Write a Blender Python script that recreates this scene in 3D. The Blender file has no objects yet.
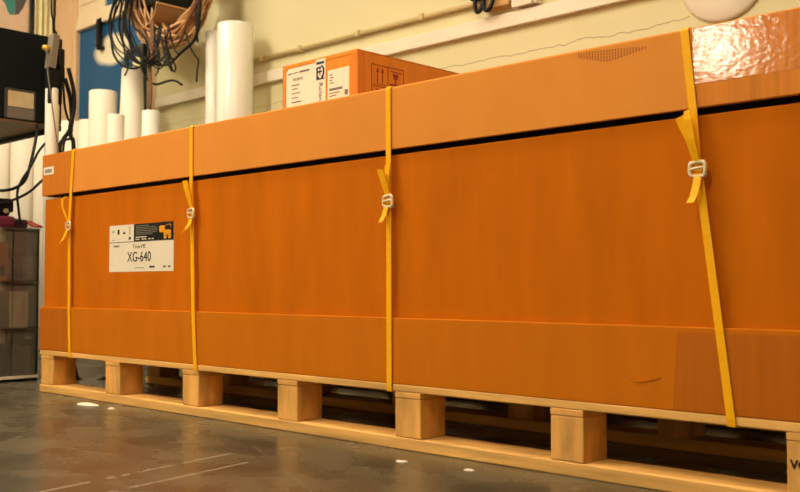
import bpy, bmesh, math, random
from mathutils import Vector, Matrix
random.seed(11)
S = bpy.context.scene
COL = S.collection
PI = math.pi

# ------------------------------------------------------------------ materials
def lin(c):
    return tuple(((v/255.)/12.92 if v/255. <= .04045 else ((v/255.+.055)/1.055)**2.4) for v in c)

def mat(name, col, rough=.6, var=.0, vscale=(6, 6, 6), bump=0., bscale=(60, 60, 60), metal=0., spec=.5, coat=0., trans=0., bdist=.002, detail=4., rvar=0.):
    m = bpy.data.materials.new(name); m.use_nodes = True
    nt = m.node_tree; N = nt.nodes; L = nt.links
    b = N['Principled BSDF']
    c = (*col, 1)
    b.inputs['Base Color'].default_value = c
    b.inputs['Roughness'].default_value = rough
    b.inputs['Metallic'].default_value = metal
    b.inputs['Specular IOR Level'].default_value = spec
    b.inputs['Coat Weight'].default_value = coat
    b.inputs['Coat Roughness'].default_value = .12
    b.inputs['Transmission Weight'].default_value = trans
    tc = N.new('ShaderNodeTexCoord')
    def noise(sc, det):
        mp = N.new('ShaderNodeMapping'); mp.inputs['Scale'].default_value = sc
        L.new(tc.outputs['Object'], mp.inputs['Vector'])
        n = N.new('ShaderNodeTexNoise'); n.inputs['Scale'].default_value = 1.; n.inputs['Detail'].default_value = det
        L.new(mp.outputs['Vector'], n.inputs['Vector'])
        return n
    if var:
        n = noise(vscale, detail)
        r = N.new('ShaderNodeValToRGB')
        r.color_ramp.elements[0].position = .3; r.color_ramp.elements[1].position = .7
        r.color_ramp.elements[0].color = (*[v*(1-var) for v in col], 1)
        r.color_ramp.elements[1].color = (*[min(1, v*(1+var)) for v in col], 1)
        L.new(n.outputs['Fac'], r.inputs['Fac']); L.new(r.outputs['Color'], b.inputs['Base Color'])
        if rvar:
            mr = N.new('ShaderNodeMapRange'); mr.inputs['From Min'].default_value = .3; mr.inputs['From Max'].default_value = .7
            mr.inputs['To Min'].default_value = rough-rvar; mr.inputs['To Max'].default_value = rough+rvar
            L.new(n.outputs['Fac'], mr.inputs['Value']); L.new(mr.outputs['Result'], b.inputs['Roughness'])
    if bump:
        n = noise(bscale, 3.)
        bp = N.new('ShaderNodeBump'); bp.inputs['Strength'].default_value = bump; bp.inputs['Distance'].default_value = bdist
        L.new(n.outputs['Fac'], bp.inputs['Height']); L.new(bp.outputs['Normal'], b.inputs['Normal'])
    return m

def emit(name, col, k):
    m = bpy.data.materials.new(name); m.use_nodes = True
    nt = m.node_tree; nt.nodes.clear()
    e = nt.nodes.new('ShaderNodeEmission'); o = nt.nodes.new('ShaderNodeOutputMaterial')
    e.inputs['Color'].default_value = (*col, 1); e.inputs['Strength'].default_value = k
    nt.links.new(e.outputs[0], o.inputs[0])
    return m

def acrylic(name, milk=.025):
    m = bpy.data.materials.new(name); m.use_nodes = True
    nt = m.node_tree; N = nt.nodes; N.clear(); L = nt.links
    t = N.new('ShaderNodeBsdfTransparent'); t.inputs['Color'].default_value = (.98, .98, .97, 1)
    g = N.new('ShaderNodeBsdfGlossy'); g.inputs['Roughness'].default_value = .08; g.inputs['Color'].default_value = (.9, .9, .9, 1)
    d = N.new('ShaderNodeBsdfDiffuse'); d.inputs['Color'].default_value = (.82, .76, .64, 1)
    f = N.new('ShaderNodeFresnel'); f.inputs['IOR'].default_value = 1.45
    mx = N.new('ShaderNodeMixShader'); mx2 = N.new('ShaderNodeMixShader'); mx2.inputs[0].default_value = milk
    o = N.new('ShaderNodeOutputMaterial')
    L.new(t.outputs[0], mx2.inputs[1]); L.new(d.outputs[0], mx2.inputs[2])
    L.new(f.outputs[0], mx.inputs[0]); L.new(mx2.outputs[0], mx.inputs[1]); L.new(g.outputs[0], mx.inputs[2])
    L.new(mx.outputs[0], o.inputs[0])
    return m

M = {}
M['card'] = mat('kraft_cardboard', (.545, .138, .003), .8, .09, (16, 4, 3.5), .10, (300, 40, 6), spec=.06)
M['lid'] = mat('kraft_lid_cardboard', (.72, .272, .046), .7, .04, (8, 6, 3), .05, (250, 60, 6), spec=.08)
M['tray'] = mat('kraft_tray_cardboard', (.56, .158, .005), .7, .05, (20, 4, 3), .08, (250, 60, 6), spec=.08)
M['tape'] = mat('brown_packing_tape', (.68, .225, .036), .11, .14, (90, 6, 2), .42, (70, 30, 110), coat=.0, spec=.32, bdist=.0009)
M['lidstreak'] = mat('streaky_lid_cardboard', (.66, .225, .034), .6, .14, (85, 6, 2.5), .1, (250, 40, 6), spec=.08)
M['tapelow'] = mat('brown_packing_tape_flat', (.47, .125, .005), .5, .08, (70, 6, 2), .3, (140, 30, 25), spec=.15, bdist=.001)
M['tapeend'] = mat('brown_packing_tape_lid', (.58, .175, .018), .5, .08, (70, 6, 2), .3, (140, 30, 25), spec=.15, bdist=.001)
M['box'] = mat('orange_cardboard', (.68, .255, .022), .45, .06, (30, 30, 6), .08, (200, 200, 20), coat=.1, spec=.25)
M['wood'] = mat('raw_pine', (.74, .41, .115), .65, .30, (3, 26, 40), .25, (6, 60, 90), detail=6)
M['woody'] = mat('raw_pine_crosswise', (.70, .36, .09), .65, .20, (26, 3, 40), .25, (60, 6, 90), detail=6)
M['woodb'] = mat('pine_block', (.74, .38, .095), .65, .28, (22, 22, 7), .25, (50, 50, 10), detail=6)
M['strap'] = mat('yellow_strap', (.95, .46, .003), .5, .04, (30, 30, 90), .2, (900, 900, 60), spec=.2)
M['buckle'] = mat('clear_white_plastic', (.80, .66, .42), .3, spec=.6)
M['paper'] = mat('white_paper', (.80, .72, .60), .55)
M['ink'] = mat('black_ink', (.008, .008, .008), .6, spec=.2)
M['inkb'] = mat('navy_ink', (.02, .02, .07), .5)
M['greyink'] = mat('grey_ink', (.16, .14, .12), .6)
M['redink'] = mat('dark_red_ink', (.28, .035, .008), .6)
M['brownink'] = mat('brown_ink', (.36, .075, .012), .6)
M['orangeink'] = mat('orange_ink', (.80, .33, .01), .5)
M['black'] = mat('black_plastic', (.006, .007, .008), .4, spec=.25)
M['frosted'] = mat('frosted_white', (.80, .70, .54), .5)
M['blackmat'] = mat('black_rubber', (.005, .005, .006), .5, spec=.25)
M['machine'] = mat('charcoal_casing', (.006, .009, .010), .6, spec=.12)
M['under'] = mat('brown_grey_steel', (.30, .22, .15), .5, .12, (8, 8, 8), metal=.1)
M['grey'] = mat('grey_plastic', (.22, .19, .15), .45)
M['screen'] = mat('cream_panel', (.62, .52, .32), .3, .08, (20, 20, 20))
M['vinyl'] = mat('white_vinyl', (.86, .80, .70), .42, .02, (3, 3, 1), spec=.4)
M['vinylw'] = mat('white_glossy_vinyl', (.90, .88, .82), .25, spec=.5)
M['core'] = mat('cardboard_core', (.45, .30, .16), .8)
M['bandw'] = mat('white_painted_trim', (.84, .76, .64), .5, .03, (6, 6, 6))
M['conduit'] = mat('cream_painted_pipe', (.62, .50, .26), .45)
M['frame'] = mat('tan_painted_wood', (.74, .50, .29), .5, .04, (8, 8, 3))
M['framel'] = mat('pale_painted_wood', (.80, .66, .46), .5, .03, (8, 8, 3))
M['curtain'] = mat('cream_curtain', (.80, .74, .42), .8, .05, (30, 40, 2))
M['tan'] = mat('tan_cable', (.44, .215, .085), .5, .2, (9, 9, 9))
M['tanl'] = mat('pale_tan_cable', (.66, .40, .19), .5, .15, (9, 9, 9))
M['brown'] = mat('brown_cord', (.20, .085, .03), .5)
M['saddle'] = mat('brown_saddle', (.36, .20, .09), .42)
M['gold'] = mat('yellow_knob', (.75, .42, .04), .35, metal=.3)
M['green'] = mat('dark_green_metal', (.012, .03, .028), .4)
M['acrylic'] = acrylic('clear_acrylic')
M['milky'] = acrylic('milky_acrylic', .11)
M['magenta'] = mat('dark_magenta_cloth', (.16, .012, .04), .6)
M['purple'] = mat('dark_plum_plastic', (.035, .012, .03), .4)
M['red'] = mat('red_handle', (.45, .05, .02), .4)
M['steel'] = mat('steel', (.5, .48, .45), .3, metal=.9)
M['darkgrey'] = mat('dark_grey_plastic', (.045, .043, .04), .5)
M['midgrey'] = mat('mid_grey_plastic', (.16, .14, .12), .5)
M['orangebox'] = mat('orange_plastic', (.60, .17, .012), .5)
M['tanwood'] = mat('tan_wood', (.56, .34, .12), .6, .15, (4, 30, 30))
M['tealink'] = mat('teal_print', (.05, .28, .24), .5)
M['slate'] = mat('slate_print', (.09, .09, .10), .5)
M['poster'] = mat('pale_pink_poster', (.80, .58, .42), .5, .10, (5, 5, 5))
M['wallpaint'] = mat('wall_paint_plain', (.70, .63, .36), .7, .03, (1.5, 1.5, 1.5))
M['ceil'] = mat('ceiling_paint', (.62, .58, .48), .8)

def wall_material():
    m = mat('cream_painted_blockwork', (.72, .665, .41), .62, .05, (1.3, 1.3, 2.2), .25, (26, 26, 26), bdist=.004)
    nt = m.node_tree; N = nt.nodes; L = nt.links; b = N['Principled BSDF']
    src = b.inputs['Base Color'].links[0].from_socket
    tc = N.new('ShaderNodeTexCoord'); sx = N.new('ShaderNodeSeparateXYZ'); L.new(tc.outputs['Object'], sx.inputs[0])
    mp = N.new('ShaderNodeMapping'); mp.inputs['Scale'].default_value = (9, 0, 2); L.new(tc.outputs['Object'], mp.inputs['Vector'])
    n = N.new('ShaderNodeTexNoise'); n.inputs['Scale'].default_value = 1; n.inputs['Detail'].default_value = 5; L.new(mp.outputs[0], n.inputs['Vector'])
    def math_(op, a, c):
        q = N.new('ShaderNodeMath'); q.operation = op
        for i, v in enumerate((a, c)):
            if isinstance(v, (int, float)): q.inputs[i].default_value = v
            elif v is not None: L.new(v, q.inputs[i])
        return q.outputs[0]
    # hairline cracks along the mortar courses (object space is world space here)
    wob = math_('MULTIPLY', math_('SUBTRACT', n.outputs['Fac'], .5), .055)
    z = math_('ADD', sx.outputs['Z'], wob)
    out = src
    def course(out, zc, x0, x1, w, k):
        d = math_('ABSOLUTE', math_('SUBTRACT', z, zc), None)
        f = math_('LESS_THAN', d, w)
        f = math_('MULTIPLY', f, math_('GREATER_THAN', sx.outputs['X'], x0))
        f = math_('MULTIPLY', f, math_('LESS_THAN', sx.outputs['X'], x1))
        f = math_('MULTIPLY', f, k)
        mx = N.new('ShaderNodeMix'); mx.data_type = 'RGBA'
        L.new(f, mx.inputs[0]); L.new(out, mx.inputs[6]); mx.inputs[7].default_value = (.26, .17, .06, 1)
        return mx.outputs[2]
    out = course(out, 1.311, .2, 1.76, .0022, .6)
    out = course(out, 1.311, -1.62, .2, .002, .35)
    out = course(out, 1.55, -.4, 3.2, .0015, .3)
    out = course(out, 1.08, -2.5, 4.2, .002, .4)
    L.new(out, b.inputs['Base Color'])
    return m
M['wall'] = wall_material()

def floor_material():
    m = mat('worn_polished_concrete', (.080, .070, .045), .27, .48, (5, 7, 1), .06, (40, 40, 40), bdist=.001, spec=.36, rvar=.035, detail=6)
    nt = m.node_tree; N = nt.nodes; L = nt.links; b = N['Principled BSDF']
    src = b.inputs['Base Color'].links[0].from_socket
    tc = N.new('ShaderNodeTexCoord'); sx = N.new('ShaderNodeSeparateXYZ'); L.new(tc.outputs['Object'], sx.inputs[0])
    def mth(op, a, c=None, d=None):
        q = N.new('ShaderNodeMath'); q.operation = op
        for i, v in enumerate((a, c, d)):
            if v is None: continue
            if isinstance(v, (int, float)): q.inputs[i].default_value = v
            else: L.new(v, q.inputs[i])
        return q.outputs[0]
    nz = N.new('ShaderNodeTexNoise'); nz.inputs['Scale'].default_value = 14; nz.inputs['Detail'].default_value = 4
    L.new(tc.outputs['Object'], nz.inputs['Vector'])
    out = src
    # drag scratches left by pallets: two long ones, two short ones
    for (ax, ay, bx, by, w, k) in [(1.66, -.95, 1.55, -.30, .005, .9), (1.75, -.85, 1.66, -.30, .004, .85), (1.35, -.95, 1.02, -.35, .0025, .35), (1.45, -1.0, .7, -.25, .002, .3), (2.2, -.55, 1.5, -.2, .002, .3)]:
        ln = math.hypot(bx-ax, by-ay); ux, uy = (bx-ax)/ln, (by-ay)/ln
        dx = mth('SUBTRACT', sx.outputs['X'], ax); dy = mth('SUBTRACT', sx.outputs['Y'], ay)
        t = mth('ADD', mth('MULTIPLY', dx, ux), mth('MULTIPLY', dy, uy))
        d = mth('ABSOLUTE', mth('SUBTRACT', mth('MULTIPLY', dx, uy), mth('MULTIPLY', dy, ux)))
        f = mth('MULTIPLY', mth('LESS_THAN', d, w), mth('MULTIPLY', mth('GREATER_THAN', t, 0.), mth('LESS_THAN', t, ln)))
        f = mth('MULTIPLY', f, mth('MULTIPLY', mth('GREATER_THAN', nz.outputs['Fac'], .42), k))
        mx = N.new('ShaderNodeMix'); mx.data_type = 'RGBA'
        L.new(f, mx.inputs[0]); L.new(out, mx.inputs[6]); mx.inputs[7].default_value = (.30, .26, .20, 1)
        out = mx.outputs[2]
    # specks of paint and dust
    v = N.new('ShaderNodeTexVoronoi'); v.inputs['Scale'].default_value = 9; L.new(tc.outputs['Object'], v.inputs['Vector'])
    f = mth('MULTIPLY', mth('LESS_THAN', v.outputs['Distance'], .035), .6)
    mx = N.new('ShaderNodeMix'); mx.data_type = 'RGBA'
    L.new(f, mx.inputs[0]); L.new(out, mx.inputs[6]); mx.inputs[7].default_value = (.28, .25, .2, 1)
    L.new(mx.outputs[2], b.inputs['Base Color'])
    return m
M['floor'] = floor_material()

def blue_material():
    """blue pane with a white patch of glare painted into its colour"""
    m = mat('blue_pane_glare', (.002, .09, .24), .3, spec=.25)
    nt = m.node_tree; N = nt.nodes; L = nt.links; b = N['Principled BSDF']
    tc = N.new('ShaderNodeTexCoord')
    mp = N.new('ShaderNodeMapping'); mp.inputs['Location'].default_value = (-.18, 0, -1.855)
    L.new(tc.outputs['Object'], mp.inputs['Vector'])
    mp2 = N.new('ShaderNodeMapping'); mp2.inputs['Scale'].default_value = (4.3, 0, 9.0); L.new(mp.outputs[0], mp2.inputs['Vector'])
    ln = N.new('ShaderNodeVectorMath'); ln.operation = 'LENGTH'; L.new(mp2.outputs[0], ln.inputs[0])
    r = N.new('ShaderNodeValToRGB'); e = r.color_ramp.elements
    e[0].position = .72; e[0].color = (.86, .80, .62, 1); e[1].position = 1.0; e[1].color = (.002, .092, .25, 1)  # white glare on the pane, painted into the base colour
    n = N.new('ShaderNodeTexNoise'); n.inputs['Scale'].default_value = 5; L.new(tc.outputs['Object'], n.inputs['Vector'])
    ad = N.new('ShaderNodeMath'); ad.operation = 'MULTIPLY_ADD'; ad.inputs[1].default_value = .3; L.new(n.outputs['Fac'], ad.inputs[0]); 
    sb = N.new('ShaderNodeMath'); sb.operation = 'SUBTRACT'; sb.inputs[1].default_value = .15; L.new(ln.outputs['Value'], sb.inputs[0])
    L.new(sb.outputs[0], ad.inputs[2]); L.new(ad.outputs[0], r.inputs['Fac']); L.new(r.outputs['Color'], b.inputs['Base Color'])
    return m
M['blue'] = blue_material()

# ------------------------------------------------------------------ mesh helpers
def new(): return bmesh.new()

def box(bm, lo, hi, bev=0., seg=2):
    t = bmesh.new()
    bmesh.ops.create_cube(t, size=1.)
    lo, hi = Vector(lo), Vector(hi); c = (lo+hi)/2; d = hi-lo
    for v in t.verts: v.co = Vector((v.co.x*d.x, v.co.y*d.y, v.co.z*d.z)) + c
    if bev: bmesh.ops.bevel(t, geom=t.edges[:], offset=bev, segments=seg, affect='EDGES', profile=.5)
    join(bm, t)

def join(bm, t, mtx=None):
    vm = {}
    for v in t.verts: vm[v] = bm.verts.new(mtx @ v.co if mtx else v.co)
    for f in t.faces:
        try:
            nf = bm.faces.new([vm[v] for v in f.verts]); nf.smooth = f.smooth
        except ValueError: pass
    t.free()

def catmull(pts, n=6):
    P = [Vector(p) for p in pts]
    if len(P) < 3: return P
    out = []
    for i in range(len(P)-1):
        a = P[i-1] if i else P[0]*2-P[1]; b, c = P[i], P[i+1]; d = P[i+2] if i+2 < len(P) else P[-1]*2-P[-2]
        for k in range(n):
            t = k/n
            out.append(.5*((2*b)+(c-a)*t+(2*a-5*b+4*c-d)*t*t+(3*b-a-3*c+d)*t**3))
    out.append(P[-1]); return out

def tube(bm, pts, r, seg=8, smooth=6, closed=False):
    P = catmull(pts, smooth) if smooth else [Vector(p) for p in pts]
    rings = []; prev = None
    for i, p in enumerate(P):
        if closed: t = P[(i+1) % len(P)]-P[i-1]
        else: t = P[min(i+1, len(P)-1)]-P[max(i-1, 0)]
        t.normalize()
        if prev is None:
            a = t.orthogonal().normalized()
        else:
            a = (prev-t*prev.dot(t))
            a = a.normalized() if a.length > 1e-6 else t.orthogonal().normalized()
        prev = a; b = t.cross(a)
        rr = r(i/(len(P)-1)) if callable(r) else r
        rings.append([bm.verts.new(p+rr*(a*math.cos(2*PI*k/seg)+b*math.sin(2*PI*k/seg))) for k in range(seg)])
    n = len(rings)
    for i in range(n if closed else n-1):
        A, B = rings[i], rings[(i+1) % n]
        for k in range(seg):
            f = bm.faces.new([A[k], A[(k+1) % seg], B[(k+1) % seg], B[k]]); f.smooth = True
    if not closed:
        bm.faces.new(rings[0][::-1]); bm.faces.new(rings[-1])

def lathe(bm, prof, c=(0, 0, 0), seg=40, axis='Z', cap=False):
    c = Vector(c); rings = []
    for (r, h) in prof:
        ring = []
        for k in range(seg):
            a = 2*PI*k/seg
            if axis == 'Z': v = Vector((r*math.cos(a), r*math.sin(a), h))
            elif axis == 'Y': v = Vector((r*math.cos(a), h, -r*math.sin(a)))
            else: v = Vector((h, r*math.cos(a), r*math.sin(a)))
            ring.append(bm.verts.new(c+v))
        rings.append(ring)
    for A, B in zip(rings, rings[1:]):
        for k in range(seg):
            f = bm.faces.new([A[k], A[(k+1) % seg], B[(k+1) % seg], B[k]]); f.smooth = True
    if cap:
        bm.faces.new(rings[0][::-1]); bm.faces.new(rings[-1])

def ribbon(bm, pts, wvec, th):
    """pts: centre points (dense enough); wvec: half width vector, one or per point; th: thickness vector per segment computed from the path"""
    P = [Vector(p) for p in pts]; rows = []
    for i, p in enumerate(P):
        w = Vector(wvec[i]) if isinstance(wvec, list) else Vector(wvec)
        t = (P[min(i+1, len(P)-1)]-P[max(i-1, 0)]).normalized()
        n = w.cross(t)
        n = n.normalized()*th/2 if n.length > 1e-9 else Vector((0, th/2, 0))
        rows.append([bm.verts.new(p-w-n), bm.verts.new(p+w-n), bm.verts.new(p+w+n), bm.verts.new(p-w+n)])
    for A, B in zip(rows, rows[1:]):
        for k in range(4): bm.faces.new([A[k], A[(k+1) % 4], B[(k+1) % 4], B[k]])
    bm.faces.new(rows[0][::-1]); bm.faces.new(rows[-1])

def prism(bm, pts, d):
    """polygon pts extruded by vector d"""
    A = [bm.verts.new(Vector(p)) for p in pts]; B = [bm.verts.new(Vector(p)+Vector(d)) for p in pts]
    n = len(A)
    bm.faces.new(A[::-1]); bm.faces.new(B)
    for k in range(n): bm.faces.new([A[k], A[(k+1) % n], B[(k+1) % n], B[k]])

# ------------------------------------------------------------------ object helpers
WL = {}
def obj(name, bm, m, parent=None, origin=None):
    bmesh.ops.recalc_face_normals(bm, faces=bm.faces[:])
    pw = WL[parent.name] if parent else Vector((0, 0, 0))
    o0 = Vector(origin) if origin is not None else (pw if parent else Vector((0, 0, 0)))
    for v in bm.verts: v.co -= o0
    me = bpy.data.meshes.new(name); bm.to_mesh(me); bm.free()
    me.materials.append(M[m] if isinstance(m, str) else m)
    o = bpy.data.objects.new(name, me); COL.objects.link(o)
    if parent: o.parent = parent
    o.location = o0-pw
    WL[o.name] = o0
    return o

def tag(o, label, cat, group=None):
    o['label'] = label; o['category'] = cat
    if group: o['group'] = group
    return o

def thing(name, label, cat, loc, group=None):
    o = bpy.data.objects.new(name, None); COL.objects.link(o)
    o.location = loc; o.empty_display_size = .05; WL[o.name] = Vector(loc)
    return tag(o, label, cat, group)

def struct(name, bm, m, parent=None):
    o = obj(name, bm, m, parent)
    if not parent: o['kind'] = 'structure'
    return o

def text_bm(body, size, mtx, depth=.0004, align='CENTER', shear=0., sx=1., bold=0.):
    cu = bpy.data.curves.new('lettering', 'FONT'); cu.body = body; cu.size = size; cu.extrude = depth/2
    cu.align_x = align; cu.align_y = 'CENTER'; cu.resolution_u = 3; cu.offset = bold; cu.shear = shear
    o = bpy.data.objects.new('lettering_curve', cu); COL.objects.link(o)
    dg = bpy.context.evaluated_depsgraph_get(); dg.update()
    me = bpy.data.meshes.new_from_object(o.evaluated_get(dg))
    bpy.data.objects.remove(o); bpy.data.curves.remove(cu)
    t = bmesh.new(); t.from_mesh(me); bpy.data.meshes.remove(me)
    b = bmesh.new(); join(b, t, mtx @ Matrix.Diagonal((sx, 1, 1, 1)))
    return b

FRONT = Matrix.Rotation(PI/2, 4, 'X')                 # text facing -Y
def front(x, y, z): return Matrix.Translation((x, y, z)) @ FRONT

# ------------------------------------------------------------------ the room
b = new(); box(b, (-2.95, -7.3, -.1), (6.0, 1.6, 0)); struct('floor', b, 'floor')
b = new(); box(b, (-2.95, 1.5, 0), (6.0, 1.6, 3.4)); struct('wall_back', b, 'wall')
b = new(); box(b, (-2.95, -7.3, 0), (-2.85, 1.5, 3.4)); struct('wall_left', b, 'wallpaint')
b = new(); box(b, (6.0, -7.3, 0), (6.1, 1.6, 3.4)); struct('wall_right', b, 'wallpaint')
b = new(); box(b, (-2.95, -7.4, 0), (6.1, -7.3, 3.4)); struct('wall_front', b, 'wallpaint')
b = new(); box(b, (-2.95, -7.4, 3.4), (6.1, 1.6, 3.5)); struct('ceiling', b, 'ceil')

b = new(); box(b, (-.7, 1.484, 0), (5.99, 1.5, .12), .003); struct('added_dark_strip', b, 'darkgrey')  # dark strip added at the wall base to blacken the gaps under the pallet
# white trunking along the back wall
b = new(); box(b, (-1.60, 1.472, 1.420), (3.4, 1.5, 1.478), .003); struct('trim_1', b, 'bandw')
# glazed wooden screen at the left end of the back wall
w = thing('window_1', '', '', (-2.3, 1.5, 0)); del w['label']; del w['category']; w['kind'] = 'structure'
b = new(); box(b, (-2.845, 1.455, .55), (-2.525, 1.5, 3.1), .004); box(b, (-2.79, 1.448, .55), (-2.57, 1.456, 3.1), .003); struct('stile', b, 'frame', w)
b = new(); box(b, (-1.735, 1.455, .55), (-1.63, 1.5, 3.1), .004); struct('stile', b, 'framel', w)
b = new(); box(b, (-2.555, 1.462, 2.040), (-1.735, 1.5, 2.135), .003); box(b, (-2.555, 1.456, 2.043), (-1.735, 1.464, 2.085), .002); struct('rail', b, 'framel', w)
b = new(); box(b, (-2.555, 1.462, .55), (-1.735, 1.5, .66), .003); struct('rail', b, 'framel', w)
b = new(); box(b, (-2.555, 1.470, 2.135), (-2.19, 1.5, 3.1), .004); box(b, (-2.50, 1.464, 2.20), (-2.28, 1.472, 3.05), .003); struct('panel', b, 'framel', w)
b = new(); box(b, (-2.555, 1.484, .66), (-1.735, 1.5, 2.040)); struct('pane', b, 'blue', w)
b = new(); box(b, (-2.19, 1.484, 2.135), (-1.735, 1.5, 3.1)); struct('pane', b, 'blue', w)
b = new()
box(b, (-2.245, 1.440, 1.880), (-2.210, 1.470, 2.06), .006); box(b, (-2.255, 1.45, 2.035), (-2.202, 1.484, 2.07), .006); box(b, (-2.255, 1.45, 1.87), (-2.202, 1.484, 1.89), .005)
lt = struct('latch', b, 'blackmat', w)
b = new(); lathe(b, [(0, -.012), (.010, -.010), (.012, 0), (.010, .01), (0, .012)], (-2.275, 1.47, 1.93), 14); struct('latch_screw', b, 'steel', lt)

# ------------------------------------------------------------------ the pallet
pal = thing('wooden_pallet', 'long raw pine pallet on the concrete floor under the big cardboard crate', 'pallet', (1.42, .47, 0))
XE = 2.80
bx0 = [.020, .465, .905, 1.343, 1.772, 2.206, 2.682]; bx1 = [.110, .553, .986, 1.423, 1.852, 2.284, XE]
for (y0, y1) in ((0, .09), (.43, .52), (.855, .945)):
    b = new(); box(b, (.012, y0, 0), (XE, y1, .028), .003); obj('bottom_board', b, 'wood', pal)
for i, (a, c) in enumerate(zip(bx0, bx1)):
    for (y0, y1) in ((0.001, .088), (.431, .519), (.856, .944)):
        b = new(); box(b, (a, y0, .028), (c, y1, .118), .003)
        ob = obj('block', b, 'woodb', pal)
        if i == 6 and y0 < .1:
            t = text_bm('VO', .021, front(2.7035, y0-.0003, .078), .0006, bold=.0008); obj('stamp', t, 'ink', ob)
    b = new(); box(b, (a, 0, .118), (c, .945, .132), .002); obj('cross_board', b, 'woody', pal)
for k in range(5):
    y0 = k*.205
    b = new(); box(b, (.010, y0, .132), (XE+.004, y0+.125, .149), .0025); obj('deck_board', b, 'wood', pal)

# ------------------------------------------------------------------ the crate
CR = thing('cardboard_crate', 'huge long brown cardboard crate with a lid, strapped down on the pallet', 'crate', (1.42, .47, .149))
ZB, ZL, ZT, ZC = .302, .6975, .846, .149
XL, XR, YB, RC = .012, 2.80, .945, .009
b = new(); box(b, (XL+.003, RC, .158), (XR-.003, YB-RC, .6855), .003); body = obj('body', b, 'card', CR)
b = new(); box(b, (XL+.07, RC+.07, .683), (XR-.07, YB-RC-.07, .833), .004); obj('gap_shade_core', b, 'darkgrey', body)  # core coloured dark to stand for the shade inside the slot under the lid
b = new()   # lid: five sided, hollow below
box(b, (XL, 0, ZL), (XR, .010, ZT-.006), .0015); box(b, (XL, YB-.008, ZL), (XR, YB, ZT-.006), .002)
box(b, (XL, .004, ZL), (XL+.008, YB-.004, ZT-.006), .002); box(b, (XR-.008, .004, ZL), (XR, YB-.004, ZT-.006), .002)
box(b, (XL, 0, ZT-.012), (XR, YB, ZT), .005, 3)
lid = obj('lid', b, 'lid', CR)
b = new()
box(b, (XL-.004, 0, ZC), (XR+.004, .008, ZB), .002); box(b, (XL-.004, YB-.008, ZC), (XR+.004, YB, ZB), .002)
box(b, (XL-.004, .004, ZC), (XL+.006, YB-.004, ZB), .002); box(b, (XR-.006, .004, ZC), (XR+.004, YB-.004, ZB), .002)
box(b, (XL, .004, ZC), (XR, YB-.004, ZC+.008))
tray = obj('base_tray', b, 'tray', CR)
# creases pressed into the tray
b = new()
ribbon(b, [(2.384, -.0004, .208), (2.392, -.0007, .203), (2.401, -.0007, .197)], (0, 0, .0022), .0012)
ribbon(b, [(2.401, -.0007, .197), (2.425, -.0008, .202), (2.447, -.0006, .207), (2.452, -.0004, .209)], [(0, 0, .002), (0, 0, .003), (0, 0, .003), (0, 0, .001)], .0012)
obj('crease', b, 'tray', tray)
# packing tape: left corner, right end, on lid and tray
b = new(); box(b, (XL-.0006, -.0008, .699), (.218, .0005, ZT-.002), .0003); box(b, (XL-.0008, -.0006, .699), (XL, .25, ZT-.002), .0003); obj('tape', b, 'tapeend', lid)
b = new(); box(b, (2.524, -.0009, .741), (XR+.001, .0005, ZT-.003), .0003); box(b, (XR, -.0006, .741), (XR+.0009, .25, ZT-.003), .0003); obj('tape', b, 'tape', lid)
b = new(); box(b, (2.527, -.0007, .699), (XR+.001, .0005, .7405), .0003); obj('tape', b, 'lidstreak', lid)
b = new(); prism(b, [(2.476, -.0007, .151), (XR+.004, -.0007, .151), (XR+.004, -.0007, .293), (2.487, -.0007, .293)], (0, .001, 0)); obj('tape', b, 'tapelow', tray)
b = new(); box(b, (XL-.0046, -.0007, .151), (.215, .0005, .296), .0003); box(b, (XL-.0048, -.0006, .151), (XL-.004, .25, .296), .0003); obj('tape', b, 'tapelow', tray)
# small sticker on the lid's left end
b = new(); box(b, (.022, -.0016, .772), (.097, -.0008, .800)); st = obj('sticker', b, 'paper', lid)
b = new()
for k in range(9): box(b, (.034+k*.0055, -.0020, .780), (.034+k*.0055+(.0035 if k % 3 else .0022), -.0016, .792))
obj('barcode', b, 'ink', st)
# faded stamp of fine bars on the lid
b = new(); n = 24
for k in range(n):
    t = k/(n-1); x = 2.279+t*.148
    top = .839-.012*t+.003*math.sin(t*PI); bot = (.829-.018*min(1, t*2.2)) if t < .45 else .811+(t-.45)*.022
    for j in range(4):
        za = bot+(top-bot)*j/4; zb = za+(top-bot)/4*.66
        box(b, (x, -.0005, za), (x+.0026, .0003, zb))
obj('bar_stamp', b, 'brownink', lid)

# product label on the body
LX0, LX1, LZ0, LZ1 = .468, .8405, .4213, .5716
LW, LH = LX1-LX0, LZ1-LZ0; LY = RC-.0006
def LP(u, v): return (LX0+u*LW, LZ1-v*LH)
def lrect(b, u0, v0, u1, v1, y=LY-.0004, d=.0003):
    x0, z1 = LP(u0, v0); x1, z0 = LP(u1, v1); box(b, (x0, y, z0), (x1, y+d, z1))
b = new(); box(b, (LX0, LY, LZ0), (LX1, RC+.0004, LZ1)); lab = obj('product_label', b, 'paper', CR)
b = new(); lrect(b, .40, 0, 1, .36); bp = obj('black_panel', b, 'ink', lab); bp['label'] = 'black panel'
b = new()
for k, (u, ww) in enumerate([(.43, .20), (.43, .31), (.43, .34), (.43, .33), (.43, .32), (.43, .26)]): lrect(b, u, .035+k*.036, u+ww, .052+k*.036, LY-.0008)
obj('text_line', b, 'greyink', lab)
b = new(); lrect(b, .43, .27, .60, .29, LY-.0008); lrect(b, .43, .315, .49, .335, LY-.0008); lrect(b, .52, .318, .60, .335, LY-.0008); lrect(b, .63, .315, .66, .335, LY-.0008); lrect(b, .68, .318, .71, .335, LY-.0008)
obj('text_line', b, 'paper', lab)
b = new()
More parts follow.
